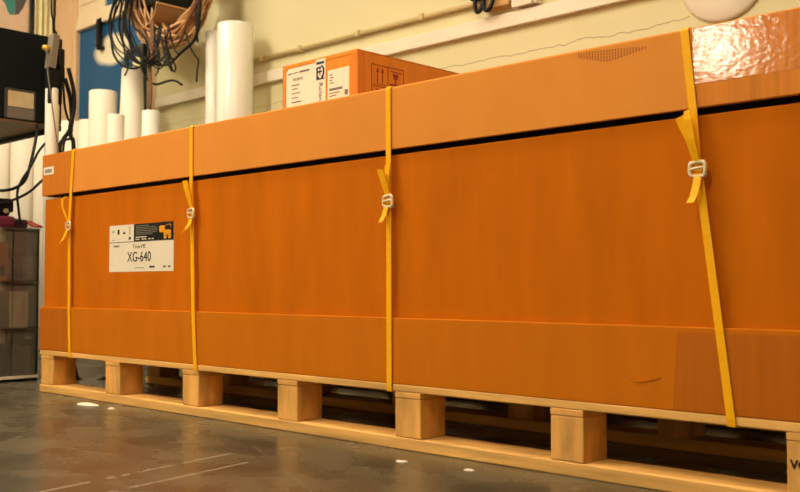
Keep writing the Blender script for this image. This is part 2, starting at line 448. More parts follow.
def blob(u0, v0, u1, v1):
    x0, z1 = LP(u0, v0); x1, z0 = LP(u1, v1)
    c = Vector(((x0+x1)/2, LY-.0009, (z0+z1)/2)); n = 18; rx, rz = (x1-x0)/2, (z1-z0)/2
    P = []
    for k in range(n):
        a = 2*PI*k/n; cs, sn = math.cos(a), math.sin(a)
        P.append(c+Vector((rx*math.copysign(abs(cs)**.5, cs), 0, rz*math.copysign(abs(sn)**.5, sn))))
    prism(b, P, (0, .0003, 0))
blob(.79, .07, .875, .21); blob(.855, .16, .965, .27); blob(.86, .24, .90, .345); blob(.925, .24, .965, .345)
obj('orange_graphic', b, 'orangeink', lab)
b = new()
tube(b, [(LP(.87, .1)[0], LY-.0009, LP(.87, .1)[1]), (LP(.90, .07)[0], LY-.0009, LP(.9, .07)[1]), (LP(.955, .06)[0], LY-.0009, LP(.955, .06)[1]), (LP(.96, .13)[0], LY-.0009, LP(.96, .13)[1])], .0009, 6)
obj('orange_line', b, 'orangeink', lab)
b = new()
lrect(b, 0, .362, .995, .374); lrect(b, .135, .095, .168, .20); lrect(b, .222, .165, .262, .195); lrect(b, .232, .145, .25, .165)
lrect(b, .318, .27, .35, .32); lrect(b, .326, .255, .342, .272); lrect(b, .645, .885, .725, .925)
obj('symbol', b, 'ink', lab)
for (u0, v0, u1, v1) in [(.045, .12, .085, .145), (.05, .305, .08, .32), (.15, .29, .16, .30), (.322, .05, .345, .065), (.322, .085, .345, .10), (.322, .12, .345, .135), (.322, .155, .345, .17), (.322, .19, .345, .205), (.42, .915, .57, .927), (.85, .885, .89, .925), (.92, .885, .96, .925)]:
    b = new(); lrect(b, u0, v0, u1, v1); obj('fine_print', b, 'greyink', lab)
x, z = LP(.485, .70); obj('lettering', text_bm('XG-640', .0445, front(x, LY-.0006, z), .0005, sx=.95), 'ink', lab)
x, z = LP(.485, .475); obj('lettering', text_bm('TrueVIS', .0185, front(x, LY-.0006, z), .0005, sx=1.25), 'greyink', lab)
x, z = LP(.115, .445); obj('lettering', text_bm('Roland', .0105, front(x, LY-.0006, z), .0005, shear=.25, sx=1.2), 'greyink', lab)

# ------------------------------------------------------------------ the four straps
def make_strap(label, path, ups, downs, kz, kx, flip=1):
    """path: (x, z) down the front, from the lid's top edge to the deck board's underside"""
    st = thing('packing_strap', label, 'strap', (path[0][0], -.004, path[-1][1]), 'yellow straps round the crate and pallet')
    hw = .0078; yf = -.0032
    xt, xb = path[0][0], path[-1][0]; zt = ZT+.0012; zb = .1305
    P = [(xt, yf+.004, zt)] + [(xx, yf, zz) for xx, zz in path]
    P = [(xt, .5, zt), (xt, .06, zt)] + P
    P += [(xb, -.0018, zb+.001), (xb, .004, zb-.0006), (xb, .05, zb-.0006), (xb, .118, zb-.0006)]
    b = new(); ribbon(b, P, (hw, 0, 0), .0014)
    # back half of the loop
    ribbon(b, [(xt, .5, zt), (xt, YB, zt), (xt, YB+.0025, zt-.004), (xt, YB+.0025, .5), (xb, YB+.0025, zb)], (hw, 0, 0), .0014)
    obj('band', b, 'strap', st)
    # buckle: a bent wire-like plastic clip, two bars and two sides
    b = new(); s = .013
    fr = [(kx-s, -.0075, kz+.011), (kx+s, -.0085, kz+.012), (kx+s+.002, -.0085, kz-.010), (kx+s-.004, -.0075, kz-.0135), (kx-s+.003, -.0065, kz-.012), (kx-s-.002, -.0065, kz-.004)]
    tube(b, fr, .0034, 8, 5, True) if False else tube(b, fr+[fr[0]], .0036, 8, 5)
    tube(b, [(kx-s, -.009, kz-.001), (kx, -.0115, kz+.001), (kx+s, -.009, kz+.002)], .0026, 8, 4)
    obj('buckle', b, 'buckle', st)
    for U in ups:
        b = new(); ribbon(b, [p[0] for p in U], [p[1] for p in U], .0012); obj('loose_end', b, 'strap', st)
    for D in downs:
        b = new(); ribbon(b, [p[0] for p in D], [p[1] for p in D], .0012); obj('loose_end', b, 'strap', st)
    return st
H = lambda w, dz=0.: (w, 0, dz)
# rightmost
make_strap('rightmost yellow strap, slanting down beside the shiny tape on the crate lid',
    [(2.509, .842), (2.524, .695), (2.531, .60), (2.540, .53), (2.588, .143)],
    [[((2.531, -.008, .600), H(.006)), ((2.524, -.014, .635), H(.008)), ((2.514, -.018, .665), H(.0095, .003)), ((2.508, -.020, .682), H(.010, .004))],
     [((2.533, -.011, .600), H(.006)), ((2.528, -.019, .640), H(.007)), ((2.523, -.022, .675), H(.007)), ((2.521, -.02, .692), H(.006, .002))]],
    [[((2.535, -.008, .578), H(.007)), ((2.534, -.014, .555), H(.0075)), ((2.531, -.020, .535), H(.007)), ((2.528, -.027, .524), H(.007))]],
    .586, 2.533)
# third
make_strap('yellow strap down the middle of the crate, second from the right',
    [(1.753, .842), (1.754, .69), (1.755, .59), (1.756, .34), (1.757, .143)],
    [[((1.757, -.008, .585), H(.007)), ((1.752, -.013, .61), H(.009)), ((1.745, -.018, .638), H(.010, -.001)), ((1.744, -.02, .649), H(.0105, -.001))],
     [((1.757, -.007, .60), H(.006)), ((1.757, -.011, .635), H(.0075)), ((1.757, -.010, .660), H(.008))]],
    [[((1.753, -.008, .565), H(.007)), ((1.749, -.014, .54), H(.007)), ((1.744, -.02, .525), H(.006))]],
    .575, 1.756)
# second
make_strap('yellow strap just right of the white product label on the crate',
    [(.945, .842), (.946, .69), (.950, .59), (.962, .30), (.975, .143)],
    [[((.957, -.008, .600), H(.007)), ((.951, -.013, .63), H(.0095)), ((.943, -.018, .662), H(.0115)), ((.940, -.02, .684), H(.0125))]],
    [[((.955, -.008, .575), H(.008)), ((.953, -.014, .555), H(.009)), ((.945, -.020, .540), H(.009, .003)), ((.935, -.025, .533), H(.005, .004))]],
    .588, .952)
# leftmost
s1 = make_strap('leftmost yellow strap, near the left end of the crate lid, with a looped loose end',
    [(.241, .842), (.226, .69), (.218, .59), (.224, .30), (.233, .143)],
    [[((.222, -.008, .595), H(.005)), ((.208, -.013, .62), H(.006)), ((.196, -.018, .65), H(.006)), ((.200, -.02, .675), H(.006)), ((.215, -.014, .684), H(.005))]],
    [[((.220, -.008, .575), H(.007)), ((.214, -.014, .555), H(.007)), ((.204, -.020, .534), H(.006)), ((.192, -.025, .522), H(.004, .004))]],
    .583, .220)

# ------------------------------------------------------------------ carton on top of the crate
bx = thing('shipping_box', 'small orange cardboard box with white shipping labels lying on top of the crate', 'box', (1.22, .50, ZT))
b = new(); box(b, (1.058, .25, ZT), (1.385, .80, 1.044), .004)
bb = obj('carton', b, 'box', bx)
b = new(); box(b, (1.050, .2490, 1.0435), (1.386, .80, 1.0455), .001); box(b, (1.06, .2485, 1.034), (1.386, .2500, 1.0452), .0004); obj('tape', b, 'box', bx)
b = new(); box(b, (1.352, .2488, .850), (1.3862, .2500, 1.044), .0004); box(b, (1.385, .2492, .85), (1.3864, .278, 1.044), .0004); obj('tape', b, 'tape', bx)
b = new(); box(b, (1.0568, .2488, .850), (1.072, .2500, 1.036), .0004); obj('tape', b, 'tape', bx)
b = new(); prism(b, [(1.075, .2484, .85), (1.252, .2484, .85), (1.252, .2484, 1.040), (1.212, .2484, 1.042), (1.206, .2484, 1.033), (1.085, .2484, 1.032), (1.075, .2484, 1.022)], (0, .0012, 0)); l1 = obj('shipping_label', b, 'paper', bx)
b = new(); box(b, (1.262, .2484, .86), (1.352, .2496, 1.001)); l2 = obj('address_label', b, 'paper', bx)
yb = .2480
for (x0, z, ww, hh) in [(1.083, 1.014, .018, .004), (1.105, 1.015, .025, .003), (1.136, 1.014, .045, .006), (1.10, .978, .035, .0035), (1.10, .967, .028, .003), (1.10, .953, .04, .003), (1.10, .940, .03, .003), (1.10, .926, .045, .004), (1.10, .913, .03, .003), (1.15, .905, .04, .005), (1.10, .895, .03, .003)]:
    b = new(); box(b, (x0, yb, z), (x0+ww, yb+.0005, z+hh)); obj('fine_print', b, 'greyink', l1)
obj('lettering', text_bm('TRUEVIS', .013, front(1.128, yb, .996), .0005), 'greyink', l1)
b = new()   # square emblem
box(b, (1.212, yb, .980), (1.246, yb+.0005, .985)); box(b, (1.212, yb, 1.026), (1.246, yb+.0005, 1.033)); box(b, (1.212, yb, .985), (1.219, yb+.0005, 1.018))
box(b, (1.219, yb, .985), (1.224, yb+.0005, .990)); box(b, (1.226, yb, .993), (1.230, yb+.0005, 1.02)); box(b, (1.219, yb, 1.001), (1.236, yb+.0005, 1.006)); box(b, (1.219, yb, 1.013), (1.233, yb+.0005, 1.018)); 
tube(b, [(1.236, yb, 1.02), (1.2435, yb, 1.012), (1.245, yb, 1.003), (1.2435, yb, .994), (1.236, yb, .986)], .003, 6)
obj('emblem', b, 'inkb', l1)
obj('lettering', text_bm('Roland', .024, Matrix.Translation((1.231, yb, .938)) @ FRONT @ Matrix.Rotation(-PI/2, 4, 'Z'), .0005), 'greyink', l1)
for (x0, z, ww, hh) in [(1.270, .985, .012, .003), (1.270, .977, .016, .003), (1.270, .969, .012, .003), (1.270, .961, .018, .003), (1.268, .940, .056, .007), (1.268, .931, .045, .003), (1.268, .923, .03, .003)]:
    b = new(); box(b, (x0, yb, z), (x0+ww, yb+.0005, z+hh)); obj('fine_print', b, 'greyink', l2)
b = new(); box(b, (1.334, yb, .921), (1.347, yb+.0005, .936)); obj('printed_square', b, 'greyink', l2)
# handling marks on the right side
b = new(); xs = 1.3852
def ry(y0, z0, y1, z1): box(b, (xs-.0005, y0, z0), (xs+.0003, y1, z1))
ry(.305, 1.011, .440, 1.0135); ry(.305, .850, .3075, 1.0135); ry(.4375, .850, .440, 1.0135); ry(.371, .850, .3735, 1.0135); ry(.305, .949, .440, .9515); ry(.315, .9555, .365, .9575)
for yc in (.330, .350):
    ry(yc-.002, .960, yc+.002, .995)
    prism(b, [(xs-.0005, yc-.007, .992), (xs-.0005, yc+.007, .992), (xs-.0005, yc, 1.006)], (.0008, 0, 0))
ry(.380, .957, .43, .966); ry(.402, .966, .407, .980)
prism(b, [(xs-.0005, .392, .997), (xs-.0005, .418, .997), (xs-.0005, .412, .980), (xs-.0005, .397, .980)], (.0008, 0, 0))
ry(.381, 1.000, .43, 1.003); ry(.322, .925, .358, .943)
obj('handling_mark', b, 'redink', bx)

# ------------------------------------------------------------------ back wall fittings
cp = thing('conduit_pipe', 'thin cream conduit pipe clipped along the back wall above the orange box', 'pipe', (-.3, 1.48, 1.55))
b = new(); tube(b, [(-.80, 1.483, 1.552), (3.4, 1.483, 1.552)], .011, 10, 0); obj('pipe', b, 'conduit', cp)
for x in (-.62, -.32, .10, .50, .95):
    b = new(); box(b, (x, 1.466, 1.538), (x+.022, 1.5, 1.567), .003); obj('clip', b, 'conduit', cp)

sw = thing('wall_switch', 'white switch box on the back wall just above the trunking', 'switch', (1.10, 1.5, 1.486))
b = new(); box(b, (1.025, 1.462, 1.488), (1.135, 1.5, 1.62), .005); obj('back_box', b, 'bandw', sw)
b = new(); box(b, (1.018, 1.452, 1.486), (1.118, 1.464, 1.62), .004); obj('face_plate', b, 'paper', sw)
b = new(); box(b, (1.05, 1.446, 1.53), (1.085, 1.454, 1.59), .003); obj('rocker', b, 'paper', sw)

wb = new(); box(wb, (.87, 1.452, 1.505), (1.005, 1.5, 1.66), .004); o = obj('wooden_block', wb, 'tanwood', None, (.93, 1.5, 1.505)); tag(o, 'tan wooden block on the back wall behind the black hanging cable loops', 'block')
ck = thing('looped_cable', 'black cable tied into two small loops hanging high on the back wall', 'cable', (.88, 1.44, 1.50))
for (x, zc, rx, rz) in [(.868, 1.545, .022, .052), (.915, 1.547, .026, .056)]:
    b = new(); tube(b, [(x+rx*math.sin(a), 1.436-.008*math.cos(a), zc-rz*math.cos(a)) for a in [2*PI*k/12 for k in range(13)]], .009, 8, 4); obj('loop', b, 'blackmat', ck)
b = new(); box(b, (.822, 1.425, 1.548), (.865, 1.47, 1.64), .008); obj('plug', b, 'blackmat', ck)
b = new(); box(b, (.90, 1.425, 1.57), (.958, 1.452, 1.66), .008); obj('plug', b, 'blackmat', ck)

b = new(); lathe(b, [(0, -.020), (.10, -.019), (.146, -.016), (.156, -.010), (.158, -.005), (.156, 0), (0, 0)], (1.885, 1.5, 1.432), 48, 'Y')
o = obj('wall_disc', b, 'paper', None, (1.885, 1.5, 1.432)); tag(o, 'large round white disc mounted on the back wall above the right of the crate', 'wall disc')

# ------------------------------------------------------------------ rolls of vinyl
def roll(x, y, r, h, label, m='vinyl', rt=None, group='white rolls standing by the back wall'):
    rt = rt or r
    t = thing('vinyl_roll', label, 'roll', (x, y, 0), group)
    b = new(); lathe(b, [(rt*.55, 0), (r, 0), (rt, h-.004), (rt-.004, h), (rt*.55, h)], (x, y, 0), 40); obj('film', b, m, t)
    b = new(); rc = rt*.55; lathe(b, [(rc-.004, .002), (rc, .002), (rc, h+.003), (rc-.004, h+.003), (rc-.004, .002)], (x, y, 0), 24); obj('core', b, 'core', t)
    return t
for (x, y, r, h, lab, m, rt) in [
    (-2.580, .84, .078, 1.562, 'white vinyl roll behind the machine at the far left edge of the photo', 'vinyl', None),
    (-2.450, .93, .074, 1.532, 'white vinyl roll behind the machine, second from the far left', 'vinyl', None),
    (-2.320, 1.02, .074, 1.542, 'white vinyl roll behind the machine, third from the far left', 'vinyl', None),
    (-2.180, 1.10, .076, 1.502, 'white vinyl roll behind the machine, directly left of the slim tube with the rod', 'vinyl', None),
    (-2.055, 1.18, .066, 1.354, 'short white vinyl roll right behind the hanging black cables', 'vinyl', None),
    (-1.940, 1.24, .060, 1.357, 'short white vinyl roll just left of the medium roll in front of the blue pane', 'vinyl', None),
    (-1.712, 1.20, .078, 1.492, 'medium white vinyl roll with its top against the blue pane', 'vinyl', None),
    (-1.309, 1.05, .045, 1.289, 'narrow short white vinyl roll between the medium roll and the tall tapering one', 'vinyl', None),
    (-1.483, 1.25, .110, 1.597, 'tall white vinyl roll tapering towards its top, below the tan cable coil', 'vinyl', .058),
    (-1.178, 1.18, .046, 1.310, 'short slim cream roll below the brown hanging cord', 'vinylw', None),
    (-0.879, 1.37, .042, 1.719, 'slimmer of the two tall white rolls, left one beside the orange box', 'vinylw', None),
    (-0.637, 1.33, .092, 1.703, 'thickest tall white roll standing left of the orange box', 'vinylw', None)]:
    roll(x, y, r, h, lab, m, rt)

# ------------------------------------------------------------------ cable coil on its bracket
br = thing('hose_bracket', 'brown saddle bracket with black top on the back wall, carrying the cable coil', 'bracket', (-1.05, 1.5, 1.9))
b = new(); n = 20
O_, I_ = [], []
for k in range(n+1):
    a = PI*k/n
    O_.append((-1.291+.125*math.cos(a), 1.20, 1.900-.115*math.sin(a))); I_.append((-1.291+.117*math.cos(a), 1.20, 1.900-.107*math.sin(a)))
prism(b, O_+I_[::-1], (0, .30, 0)); obj('saddle', b, 'saddle', br)
b = new(); box(b, (-1.172, 1.20, 1.893), (-1.160, 1.50, 1.905), .003); obj('saddle_lip', b, 'tanl', br)
b = new(); box(b, (-1.400, 1.215, 1.906), (-1.165, 1.50, 2.06), .01); obj('top_case', b, 'black', br)

coil = thing('cable_coil', 'thick coil of tan cables hanging from the wall bracket', 'cable coil', (-1.25, 1.3, 1.68))
for i in range(62):
    rnd = random.Random(i*7+3)
    y0 = 1.225+.145*rnd.random()
    xl = -1.595-1.69*(y0-1.3)+.20*rnd.random()**1.1; xr = -.860-1.43*(y0-1.3)-.035*rnd.random()
    zb = 1.676+.447*(y0-1.3)+.105*rnd.random()
    zt = 2.16+.12*rnd.random(); cx, hx = (xl+xr)/2, (xr-xl)/2; cz, hz = (zb+zt)/2, (zt-zb)/2
    P = []
    p1, p2, p3 = rnd.random()*6, rnd.random()*6, rnd.random()*6
    for k in range(26):
        a = 2*PI*k/26
        cs, sn = math.cos(a), math.sin(a)
        x = cx+hx*math.copysign(abs(cs)**1.15, cs)*(1+.05*math.sin(2*a+p1))+.012*math.sin(5*a+p3); z = cz+hz*math.copysign(abs(sn)**.9, sn)*(1+.02*math.sin(3*a+p2))-.03*cs+.008*math.sin(6*a+p1)
        y = y0+.02*math.sin(a+p2)+.014*math.sin(3*a+p1)
        P.append((x, min(y, 1.47), z))
    b = new(); tube(b, P+[P[0]], .0055+.003*rnd.random(), 6, 3); obj('strand', b, ('tan', 'tanl', 'brown', 'tanl', 'tan')[i % 5], coil)

# black cables of the tangle; px-free: world points on the plane in front of the wall
tg = thing('cable_tangle', 'tangle of loose black cables dangling from the tan cable coil', 'cables', (-1.35, 1.25, 1.5))
def strand(pts, r=.0045, m='blackmat', nm='strand'):
    b = new(); tube(b, pts, r, 6, 5); return obj(nm, b, m, tg)
def tri(x, y, z): return (x, y, z)
T = [
 [(-1.60, 1.18, 2.2), (-1.66, 1.18, 2.02), (-1.74, 1.16, 1.86), (-1.72, 1.15, 1.70), (-1.62, 1.14, 1.60), (-1.50, 1.15, 1.555), (-1.40, 1.16, 1.565), (-1.30, 1.17, 1.60)],
 [(-1.62, 1.20, 2.2), (-1.63, 1.19, 2.0), (-1.62, 1.17, 1.84), (-1.56, 1.16, 1.72), (-1.47, 1.15, 1.64), (-1.37, 1.16, 1.58), (-1.28, 1.17, 1.57)],
 [(-1.58, 1.17, 2.2), (-1.60, 1.16, 1.98), (-1.60, 1.15, 1.80), (-1.52, 1.14, 1.70), (-1.42, 1.14, 1.62), (-1.33, 1.15, 1.55)],
 [(-1.55, 1.21, 2.2), (-1.62, 1.20, 2.06), (-1.66, 1.19, 1.92), (-1.61, 1.18, 1.78), (-1.52, 1.18, 1.66), (-1.41, 1.18, 1.60), (-1.33, 1.18, 1.58)],
 [(-1.57, 1.19, 2.2), (-1.59, 1.18, 2.0), (-1.52, 1.16, 1.80), (-1.42, 1.14, 1.74), (-1.34, 1.13, 1.68), (-1.30, 1.13, 1.58)],
 [(-1.36, 1.14, 1.76), (-1.33, 1.13, 1.68), (-1.29, 1.13, 1.60), (-1.30, 1.13, 1.52), (-1.34, 1.14, 1.50)],
 [(-1.32, 1.15, 1.74), (-1.28, 1.14, 1.66), (-1.25, 1.14, 1.58), (-1.19, 1.14, 1.50)],
 [(-1.29, 1.16, 1.74), (-1.25, 1.15, 1.64), (-1.20, 1.15, 1.56), (-1.17, 1.15, 1.52), (-1.19, 1.15, 1.50), (-1.24, 1.15, 1.58)],
 [(-1.26, 1.17, 1.73), (-1.22, 1.16, 1.66), (-1.18, 1.16, 1.60), (-1.15, 1.16, 1.585)],
 [(-1.24, 1.13, 1.72), (-1.23, 1.13, 1.62), (-1.19, 1.13, 1.53), (-1.16, 1.13, 1.56)],
 [(-.77, 1.20, 2.2), (-.765, 1.20, 1.92), (-.765, 1.20, 1.76), (-.80, 1.20, 1.64), (-.93, 1.20, 1.585), (-1.04, 1.20, 1.545), (-1.16, 1.20, 1.56), (-1.26, 1.2, 1.60), (-1.33, 1.2, 1.66)],
 [(-.805, 1.21, 2.2), (-.80, 1.21, 1.95), (-.81, 1.21, 1.80), (-.80, 1.21, 1.66), (-.795, 1.21, 1.62)],
 [(-1.36, 1.2, 1.56), (-1.30, 1.2, 1.49), (-1.22, 1.2, 1.455), (-1.12, 1.21, 1.46), (-1.05, 1.21, 1.45), (-.99, 1.21, 1.42)],
 [(-1.00, 1.22, 1.72), (-.95, 1.22, 1.62), (-.90, 1.22, 1.56), (-.87, 1.22, 1.53), (-.88, 1.22, 1.47), (-.885, 1.22, 1.42)],
 [(-1.44, 1.16, 1.9), (-1.42, 1.15, 1.75), (-1.38, 1.14, 1.64), (-1.33, 1.13, 1.56), (-1.36, 1.13, 1.52)],
]
for k in range(5, 10): T[k] = [(x+.27, y, z-.02) for x, y, z in T[k]]
T[12] = [(x+.06, y, z) for x, y, z in T[12]]; T[13] = [(x+.07, y, z) for x, y, z in T[13]]
for k in range(6):
    rnd = random.Random(70+k); u = rnd.random; x0 = -1.12+.16*u()
    T.append([(x0, 1.16, 1.74), (x0+.03*u(), 1.14, 1.66), (x0+.07*u(), 1.13, 1.58), (x0+.05+.05*u(), 1.13, 1.50+.04*u())])
for k in range(5): T[k] = [(x+.19, y, z) for x, y, z in T[k]]
for k in range(9):
    rnd = random.Random(40+k); u = rnd.random
    x0 = -1.40+.14*u(); bl = -.06-.12*u(); yy = 1.12+.08*u()
    T.append([(x0, yy, 2.2), (x0+bl*.4, yy, 2.02), (x0+bl, yy, 1.88-.05*u()), (x0+bl*.9+.02, yy, 1.76-.05*u()), (x0+bl*.3+.05, yy, 1.66-.05*u()), (x0+.15+.06*u(), yy, 1.57-.05*u()), (x0+.26+.05*u(), yy, 1.55+.06*u())])
for k, P in enumerate(T): strand(P, (lambda t: .0085 if t < .3 else max(.0045, .0085-.008*(t-.3))) if k == 10 else .0062 if k in (0, 3, 4, 11, 12) else .0042)
strand([(-1.210, 1.20, 1.80), (-1.195, 1.19, 1.66), (-1.190, 1.18, 1.56), (-1.195, 1.18, 1.47), (-1.180, 1.18, 1.40), (-1.185, 1.18, 1.30)], .008, 'brown', 'brown_cord')
strand([(-1.180, 1.19, 1.80), (-1.165, 1.18, 1.64), (-1.170, 1.17, 1.54), (-1.160, 1.17, 1.44), (-1.165, 1.17, 1.32)], .007, 'brown', 'brown_cord')

# dark green bracket frame standing against the blue pane
gs = thing('metal_stand', 'dark green angled metal stand between the white rolls and the blue pane', 'stand', (-1.65, 1.42, 0))
b = new(); tube(b, [(-1.835, 1.42, 1.36), (-1.835, 1.42, 1.75), (-1.825, 1.42, 1.77), (-1.65, 1.42, 1.79)], .016, 8, 0); obj('hook_arm', b, 'green', gs)
b = new(); box(b, (-1.665, 1.405, 0), (-1.63, 1.435, 1.80), .003); obj('post', b, 'green', gs)
b = new(); box(b, (-1.85, 1.405, 1.34), (-1.63, 1.435, 1.37), .003); obj('cross_bar', b, 'green', gs)
b = new(); box(b, (-1.84, 1.38, 0), (-1.56, 1.465, .02), .003); obj('foot', b, 'green', gs)
b = new(); box(b, (-1.80, 1.440, 1.60), (-1.67, 1.448, 1.745), .002); obj('cream_card', b, 'curtain', gs)

# ------------------------------------------------------------------ left: curtain, poster on the left wall
cu = new(); rows = []
for k in range(41):
    y = 1.318+.178*k/40; x = -2.835+.011*math.sin(k*.75)+.004*math.sin(k*1.9)
    rows.append((cu.verts.new((x, y, .9)), cu.verts.new((x, y, 3.0)), cu.verts.new((x-.004, y, 3.0)), cu.verts.new((x-.004, y, .9))))
for A, B in zip(rows, rows[1:]):
    for k in range(4):
        f = cu.faces.new([A[k], A[(k+1) % 4], B[(k+1) % 4], B[k]]); f.smooth = True
o = obj('curtain', cu, 'curtain', None, (-2.84, 1.4, .9)); tag(o, 'pale cream curtain strip hanging above the right end of the black machine', 'curtain')
b = new(); tube(b, [(-2.83, 1.300, .0), (-2.83, 1.300, 3.38)], .013, 10, 0); o = obj('pole', b, 'blackmat', None, (-2.83, 1.3, 0)); tag(o, 'thin black upright pole between the poster and the cream curtain', 'pole')
ps = thing('poster', 'pale pink poster with teal and slate shapes on the left wall above the machine', 'poster', (-2.845, 1.0, 1.8))
b = new(); box(b, (-2.8498, .55, 1.7), (-2.842, 1.283, 2.9), .001); obj('sheet', b, 'poster', ps)
def pshape(nm, P, m):
    b = new(); prism(b, [(-2.8422, y, z) for y, z in P], (.0012, 0, 0)); obj(nm, b, m, ps)
pshape('teal_shape', [(1.105, 2.235), (1.105, 2.42), (1.20, 2.42), (1.19, 2.20), (1.185, 2.155), (1.155, 2.15), (1.14, 2.175), (1.125, 2.215)], 'tealink')
pshape('slate_shape', [(1.1975, 2.42), (1.27, 2.42), (1.265, 2.265), (1.245, 2.215), (1.215, 2.165), (1.188, 2.155), (1.192, 2.21)], 'slate')

# ------------------------------------------------------------------ the black machine
mc = thing('wide_format_printer', 'black printing machine with a small cream window, raised on legs at the left edge', 'printer', (-.7, -.09, 0))
b = new(); box(b, (-1.0, -.46, 1.036), (-.40, .280, 1.394), .006); obj('casing', b, 'machine', mc)
b = new(); box(b, (-.985, -.45, 1.028), (-.41, .255, 1.037)); obj('underside', b, 'under', mc)
b = new(); box(b, (-1.0, .252, 1.012), (-.405, .282, 1.037), .003); obj('end_rail', b, 'machine', mc)
b = new(); box(b, (-.402, .040, 1.040), (-.396, .166, 1.158), .002); wf = obj('window_frame', b, 'darkgrey', mc)
b = new(); box(b, (-.397, .052, 1.086), (-.3945, .157, 1.148), .0008); o = obj('window_pane', b, 'screen', wf)
b = new(); box(b, (-.397, .050, 1.040), (-.3945, .158, 1.083), .0008); obj('control_panel', b, 'midgrey', wf)
for (x, y) in ((-.52, -.20), (-.90, -.20), (-.52, -.42), (-.90, -.42)):
    b = new(); box(b, (x-.025, y-.025, .02), (x+.025, y+.025, 1.03), .004); box(b, (x-.05, y-.04, 0), (x+.05, y+.04, .02), .004); obj('leg', b, 'machine', mc)
b = new(); box(b, (-.55, .02, .935), (-.50, .045, 1.015), .006); lathe(b, [(0, -.02), (.022, -.02), (.026, 0), (.022, .02), (0, .02)], (-.525, .028, .925), 16, 'X'); obj('clamp_lever', b, 'blackmat', mc)

# ------------------------------------------------------------------ hanging connector and black cables
hs = thing('hanging_connector', 'grey connector with a yellow knob and black plugs hanging beside the machine', 'connector', (-.33, .19, 1.25))
b = new(); prism(b, [(-.335, .170, 1.245), (-.335, .196, 1.240), (-.335, .212, 1.375), (-.335, .186, 1.380)], (.045, 0, 0)); obj('housing', b, 'grey', hs)
b = new(); box(b, (-.345, .175, 1.10), (-.302, .232, 1.242), .006); obj('lower_plug', b, 'blackmat', hs)
b = new(); box(b, (-.350, .213, 1.255), (-.302, .242, 1.330), .008); box(b, (-.345, .206, 1.31), (-.31, .232, 1.37), .006); obj('plug', b, 'black', hs)
b = new(); box(b, (-.350, .222, 1.18), (-.306, .246, 1.262), .009); obj('plug', b, 'blackmat', hs)
b = new(); lathe(b, [(0, -.014), (.009, -.013), (.0125, -.004), (.0125, .004), (.009, .012), (0, .014)], (-.315, .166, 1.322), 16, 'Y'); obj('knob', b, 'gold', hs)
b = new(); tube(b, [(-.31, .180, 2.0), (-.31, .182, 1.52), (-.31, .190, 1.44), (-.31, .195, 1.372)], .0038, 8); obj('supply_lead', b, 'blackmat', hs)
b = new(); tube(b, [(-.31, .197, 2.0), (-.31, .198, 1.52), (-.31, .196, 1.44), (-.31, .197, 1.40), (-.31, .208, 1.386)], .0045, 8); obj('supply_lead', b, 'blackmat', hs)

def cable(label, pts, r=.0055, m='blackmat'):
    b = new(); tube(b, pts, r, 8, 6); c = Vector(pts[len(pts)//2])
    return tag(obj('cable', b, m, None, c), label, 'cable', 'black cables at the left end of the crate')
cable('black cable from the connector bowing right then crossing back behind the crate corner', [(-.30, .240, 1.21), (-.30, .262, 1.14), (-.30, .270, 1.08), (-.30, .272, 1.03), (-.30, .255, .99), (-.30, .235, .96), (-.30, .222, .90), (-.30, .25, .6), (-.30, .27, .012), (-.2, .4, .010)], .0085)
cable('rightmost black cable hanging straight down behind the crate lid', [(-.285, .246, 1.25), (-.285, .270, 1.16), (-.285, .272, 1.08), (-.285, .258, 1.02), (-.285, .262, .97), (-.285, .274, .92), (-.285, .28, .5), (-.285, .30, .012), (-.2, .45, .010)], .0085)
cable('black cable looping through the middle of the hanging cable bunch', [(-.292, .228, 1.19), (-.292, .236, 1.10), (-.292, .25, 1.05), (-.292, .268, 1.02), (-.292, .262, .97), (-.292, .235, .945), (-.292, .24, .80), (-.292, .29, .4), (-.292, .31, .010), (-.2, .5, .007)], .005)
cable('thin pale grey lead curving from the yellow knob across the white tube', [(-.300, .160, 1.315), (-.292, .163, 1.22), (-.280, .168, 1.15), (-.280, .182, 1.06), (-.280, .198, .96), (-.285, .21, .88), (-.29, .22, .5), (-.29, .23, .008)], .0026, 'midgrey')
cable('thick black cable from under the machine sweeping down left across the white rolls', [(-.42, .185, 1.05), (-.40, .175, 1.0), (-.36, .145, .925), (-.35, .125, .855), (-.34, .100, .79), (-.34, .055, .755), (-.34, -.01, .742), (-.36, -.12, .75), (-.45, -.20, .85)], .0062)
cable('black cable hanging from the crate corner to the red handled tool', [(-.33, .19, .96), (-.33, .150, .91), (-.33, .118, .845), (-.335, .085, .79), (-.34, .070, .74), (-.36, .085, .68), (-.39, .105, .64), (-.43, .13, .614)], .005)
cable('lower black cable running from behind the crate lid to the black adapter', [(-.30, .21, .84), (-.30, .150, .79), (-.32, .110, .745), (-.36, .07, .715), (-.42, .04, .70), (-.45, .02, .70)], .0052)

# white tube with a rod, in front of the machine
wt = thing('white_tube', 'slim white tube with a rod in its top, standing in front of the machine', 'tube', (-.325, .20, 0))
b = new(); lathe(b, [(.012, 0), (.027, 0), (.027, 1.160), (.024, 1.166), (.012, 1.166)], (-.325, .200, 0), 28); obj('film', b, 'vinyl', wt)
b = new(); lathe(b, [(0, .0), (.0055, .0), (.0055, 1.215), (0, 1.217)], (-.325, .200, 0), 12); obj('rod', b, 'vinylw', wt)

